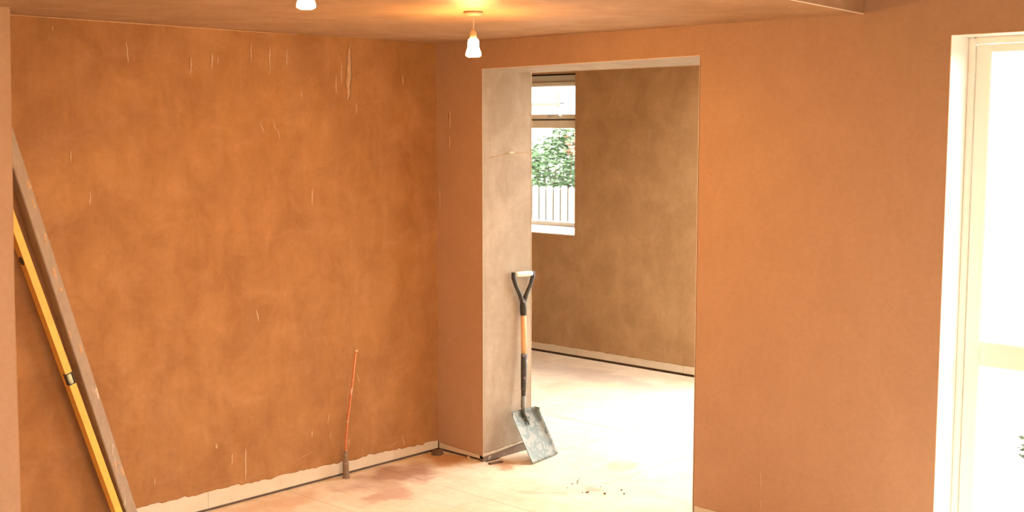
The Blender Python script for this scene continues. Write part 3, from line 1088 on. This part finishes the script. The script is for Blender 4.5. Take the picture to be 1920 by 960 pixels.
# top edge of the plank on its outer face: (y,z)
PA, PBt = (-1.931, 0.010), (-2.464, 1.863)
pl = empty('timber_straightedge', (0.065, -1.95, 0.0))
tag(pl, 'long grey plaster-splashed timber plank leaning against the left pier', 'plank')
bm, d_, n_ = beam(PA, PBt, 0.030, 0.100, 0.050)
for v in bm.verts:
    v.co -= pl.location
link('plank_body', bm, M['timber'], pl)
rnd = random.Random(2)
for k in range(14):
    t = rnd.uniform(0.12, 0.9)
    cpos = Vector((0.1003, PA[0], PA[1])).lerp(Vector((0.1003, PBt[0], PBt[1])), t) + n_ * rnd.uniform(0.006, 0.044)
    bm = bmesh.new()
    cv = bm.verts.new(cpos + Vector((0.0025, 0, 0)))
    ln, wd = rnd.uniform(0.008, 0.030), rnd.uniform(0.003, 0.007)
    vs = []
    for i in range(9):
        a = 2 * pi * i / 9
        vs.append(bm.verts.new(cpos + d_ * ln * math.cos(a) * rnd.uniform(.6, 1.1) + n_ * wd * math.sin(a) * rnd.uniform(.6, 1.1)))
    for i in range(9):
        bm.faces.new((vs[i], vs[(i + 1) % 9], cv))
    for v in bm.verts:
        v.co -= pl.location
    link('plaster_splash', bm, M['smear'], pl, True)

M['yellow'] = splashed('yellow_level_paint', (0.92, 0.53, 0.10), (0.88, 0.66, 0.34), 0.66, 0.42, sc=12)
M['vial'] = plain('vial_liquid', (0.62, 0.66, 0.42), 0.15, var=0.05)
M['vialend'] = plain('vial_black', (0.05, 0.045, 0.03), 0.4)
LA, LB = (-1.995, 0.012), (-2.500, 1.605)
lv = empty('spirit_level', (0.078, -2.0, 0.0))
tag(lv, 'long yellow spirit level leaning between the grey timber plank and the pier', 'spirit level')
La = Vector((0, LA[0], LA[1]))
Lb = Vector((0, LB[0], LB[1]))
LL = (Lb - La).length
dl = (Lb - La).normalized()
nl = Vector((0, -dl.z, dl.y))
if nl.y > 0:
    nl = -nl
WL = 0.031
tv = 0.775 / dl.z / LL          # vial's place along the bar


def lev(t0, t1, x0, x1, w0, w1, name, mat, bev=0.0015, parent=None):
    bm = bmesh.new()
    c = []
    for t in (t0, t1):
        for (xx, ww) in ((x0, w0), (x1, w0), (x1, w1), (x0, w1)):
            c.append(Vector((xx, 0, 0)) + La + dl * (t * LL) + nl * ww - lv.location)
    hexa(bm, c)
    if bev:
        bmesh.ops.bevel(bm, geom=list(bm.edges), offset=bev, segments=2, affect='EDGES')
    return link(name, bm, mat, parent or lv)


hv = 0.026 / LL * 1.05
t_a, t_b = tv - hv, tv + hv
# lower and upper halves of the box section, joined behind the vial by the web
bm = bmesh.new()
for (t0, t1, x0, x1) in ((0.004, t_a, 0.052, 0.100), (t_b, 0.996, 0.052, 0.100), (t_a, t_b, 0.052, 0.074)):
    c = []
    for t in (t0, t1):
        for (xx, ww) in ((x0, 0), (x1, 0), (x1, WL), (x0, WL)):
            c.append(Vector((xx, 0, 0)) + La + dl * (t * LL) + nl * ww - lv.location)
    hexa(bm, c)
link('level_body', bm, M['yellow'], lv)
lev(0.0, 0.004, 0.051, 0.101, -0.0005, WL + 0.0005, 'end_cap', M['vialend'])
lev(0.996, 1.0, 0.051, 0.101, -0.0005, WL + 0.0005, 'end_cap', M['vialend'])
# vial seen through the gap in the narrow edge
bm = bmesh.new()
ca = La + dl * (t_a * LL) + nl * WL / 2 + Vector((0.088, 0, 0)) - lv.location
cb = La + dl * (t_b * LL) + nl * WL / 2 + Vector((0.088, 0, 0)) - lv.location
tube(bm, [ca + (cb - ca) * 0.02, ca + (cb - ca) * 0.98], 0.0125, 16)
link('vial', bm, M['vial'], lv, True)
e = 0.1
for f in (0.0, 1.0 - e):
    lev(t_a + (t_b - t_a) * f, t_a + (t_b - t_a) * (f + e), 0.074, 0.1004, 0.0, WL, 'vial_clamp', M['vialend'], 0)
for s_ in (0.0, WL - 0.003):
    lev(t_a, t_b, 0.074, 0.1004, s_, s_ + 0.003, 'vial_clamp', M['vialend'], 0)
# round end vial on the broad side facing the pier
tc_ = 1.30 / dl.z / LL
bm = bmesh.new()
cc = La + dl * (tc_ * LL) + Vector((0.076, 0, 0)) + nl * (WL - 0.001) - lv.location
tube(bm, [cc, cc + nl * 0.003], 0.019, 20)
link('end_vial', bm, M['vialend'], lv)

# ---- shovel
M['black_plastic'] = splashed('worn_black_plastic', (0.030, 0.026, 0.022), (0.45, 0.38, 0.30), 0.68, 0.45, sc=30, amt=0.8)
M['black_worn'] = splashed('worn_black_socket', (0.045, 0.038, 0.032), (0.55, 0.47, 0.38), 0.58, 0.5, sc=34, amt=0.8)
M['grip'] = plain('pale_grip', (0.76, 0.70, 0.58), 0.45, var=0.05)
M['ash'] = plain('ash_shaft', (0.70, 0.42, 0.22), 0.5, var=0.12, scale=10)
M['steel'] = splashed('worn_steel_blade', (0.10, 0.12, 0.11), (0.20, 0.20, 0.17), 0.48, 0.5, 0.3, sc=22, amt=0.8)
sh = empty('shovel', (0.58, 0.28, 0.0))
tag(sh, 'square-mouthed shovel with pale grip leaning on the left door jamb', 'shovel')
O = Vector(sh.location)


def P(x, y, z):
    return Vector((x, y, z)) - O


neck = Vector((0.422, 0.262, 0.285))
grip0 = Vector((0.386, 0.222, 1.036))
grip1 = Vector((0.384, 0.384, 1.029))
gm = (grip0 + grip1) / 2
yj = Vector((0.386, 0.300, 0.868))           # where the two arms meet
sk = Vector((0.398, 0.296, 0.578))           # wood meets the socket
# grip: pale roller between two black shoulders
bm = bmesh.new()
gd = (grip1 - grip0).normalized()
tube(bm, [grip0 + gd * (0.012 + 0.014 * i) - O for i in range(11)],
     [0.0125, 0.0148, 0.0155, 0.016, 0.0162, 0.0163, 0.0162, 0.016, 0.0155, 0.0148, 0.0125], 18)
link('grip', bm, M['grip'], sh, True)
bm = bmesh.new()


def arm(g, s):
    p = [g + Vector((0, 0, 0.012)), g + Vector((0, 0, -0.02)), g.lerp(yj, 0.35) + gd * s * 0.010 + Vector((0, 0, -0.004)),
         g.lerp(yj, 0.68) + gd * s * 0.004, yj + Vector((0, 0, -0.004))]
    tube(bm, [v - O for v in p], [0.0125, 0.0128, 0.0115, 0.0120, 0.0155], 12)


arm(grip0, -1)
arm(grip1, 1)
dn = (sk - yj).normalized()
tube(bm, [yj - O + Vector((0, 0, 0.018)), yj + dn * 0.02 - O, yj + dn * 0.07 - O], [0.015, 0.0195, 0.0180], 14)
link('handle_yoke', bm, M['black_plastic'], sh, True)
bm = bmesh.new()
tube(bm, [yj + dn * 0.06 - O, yj.lerp(sk, 0.5) - O, sk - dn * 0.004 - O], [0.0155, 0.0168, 0.0165], 16)
link('shaft', bm, M['ash'], sh, True)
bm = bmesh.new()
d2 = (neck - sk)
tube(bm, [sk - O, sk + d2 * 0.3 - O, sk + d2 * 0.62 - O, sk + d2 * 0.84 - O], [0.0185, 0.0178, 0.0155, 0.0125], 14)
link('socket', bm, M['black_worn'], sh, True)
bm = bmesh.new()
tube(bm, [sk + d2 * 0.80 - O, neck - O, Vector((0.437, 0.257, 0.240)) - O, Vector((0.470, 0.262, 0.185)) - O],
     [0.0135, 0.0145, 0.0120, 0.004], 12)
link('neck', bm, M['steel'], sh, True)
# blade: dished sheet with turned-up sides and shoulders
TL, TR = Vector((0.420, 0.141, 0.268)), Vector((0.420, 0.364, 0.265))
BL, BR = Vector((0.595, 0.147, 0.003)), Vector((0.559, 0.409, 0.003))
NU, NV = 18, 20
bm = bmesh.new()
nb = ((TR - TL).cross(BL - TL)).normalized()
if nb.x < 0:
    nb = -nb
th = 0.0022
grid, back = [], []
for j in range(NV + 1):
    v = j / NV
    r0, r1 = [], []
    for i in range(NU + 1):
        u = i / NU
        # square mouth, rounded shoulders and slightly rounded mouth corners
        uu = u * 2 - 1
        cr = 0.055 * max(0, abs(uu) - 0.80) ** 2 / 0.04
        vv = v
        if v < 0.12:
            vv = v + cr * (1 - v / 0.12) * 1.2
        if v > 0.90:
            vv = vv - cr * 0.5 * (v - 0.90) / 0.10
        p = TL.lerp(TR, u).lerp(BL.lerp(BR, u), vv)
        side = max(0, abs(uu) - 0.72) / 0.28
        lift = 0.020 * side ** 2 * (1 - 0.75 * v)
        dish = -0.010 * (1 - uu * uu) * (1 - v * 0.8)
        topl = 0.010 * max(0, 1 - v / 0.10)
        p = p + nb * (lift + dish + topl)
        r0.append(bm.verts.new(p - O))
        r1.append(bm.verts.new(p - O - nb * th))
    grid.append(r0)
    back.append(r1)
for j in range(NV):
    for i in range(NU):
        bm.faces.new((grid[j][i], grid[j][i + 1], grid[j + 1][i + 1], grid[j + 1][i]))
        bm.faces.new((back[j][i], back[j + 1][i], back[j + 1][i + 1], back[j][i + 1]))
for j in range(NV):
    for i in (0, NU):
        bm.faces.new((grid[j][i], grid[j + 1][i], back[j + 1][i], back[j][i]))
for i in range(NU):
    for j in (0, NV):
        bm.faces.new((grid[j][i], grid[j][i + 1], back[j][i + 1], back[j][i]))
link('blade', bm, M['steel'], sh, True)
for dy in (-0.022, 0.022):
    bm = bmesh.new()
    c = Vector((0.452, 0.257 + dy, 0.222)) - O
    bmesh.ops.create_icosphere(bm, subdivisions=1, radius=0.005)
    for v in bm.verts:
        v.co += c
    link('rivet', bm, M['steel'], sh, True)

# ---- debris on the floor
M['offcut'] = plain('dark_offcut', (0.14, 0.085, 0.05), 0.9)


def chunk(name, loc, size, rot, mat, label, cat, group=None, seed=0):
    r_ = random.Random(seed)
    bm = bmesh.new()
    bmesh.ops.create_icosphere(bm, subdivisions=2, radius=1.0)
    for v in bm.verts:
        k = 1 + 0.35 * noise.noise(v.co * 1.7 + Vector((seed * 3.1, 0, 0)))
        v.co = Vector((v.co.x * size[0] * k, v.co.y * size[1] * k, (max(v.co.z, -0.5) * k + 0.5) * size[2]))
    mn = min(v.co.z for v in bm.verts)
    for v in bm.verts:
        v.co.z -= mn
    o = link(name, bm, mat, None, False)
    o.location = loc
    o.rotation_euler = (0, 0, rot)
    tag(o, label, cat, group)
    return o


bm = bx((-0.045, -0.012, 0), (0.045, 0.012, 0.008), 0.002)
o = link('timber_offcut', bm, M['offcut'])
o.location = (0.425, 0.035, 0.0005)
o.rotation_euler = (0, 0, R(78))
tag(o, 'dark sliver of timber on the floor at the foot of the door jamb', 'offcut')
chunk('hole_stand_in', (0.05, -0.055, 0.0), (0.035, 0.045, 0.016), 0.3, M['offcut'], 'dark lump standing in for a hole in the corner between left wall and doorway', 'rubble', seed=2)  # dark lump put where a hole in the boards is likely
chunk('plaster_crumb', (0.255, -0.012, 0.0), (0.012, 0.007, 0.012), 0.3, M['smear'], 'pale plaster crumb against the wall between corner and doorway', 'crumb', seed=5)
chunk('plaster_crumb', (1.792, -0.05, 0.0), (0.022, 0.016, 0.016), 1.2, M['board'], 'pale plaster crumb at the foot of the right door jamb', 'crumb', seed=8)
rnd = random.Random(77)
for k in range(16):
    x, y = rnd.uniform(0.95, 1.3), rnd.uniform(-0.06, 0.12)
    s = rnd.uniform(0.003, 0.008)
    chunk('debris_speck', (x, y, 0.0), (s, s * 0.7, s * 0.5), rnd.uniform(0, 3), M['offcut'],
          'small dark speck of debris on the floor before the doorway', 'debris', 'specks of debris before the doorway', seed=k + 10)
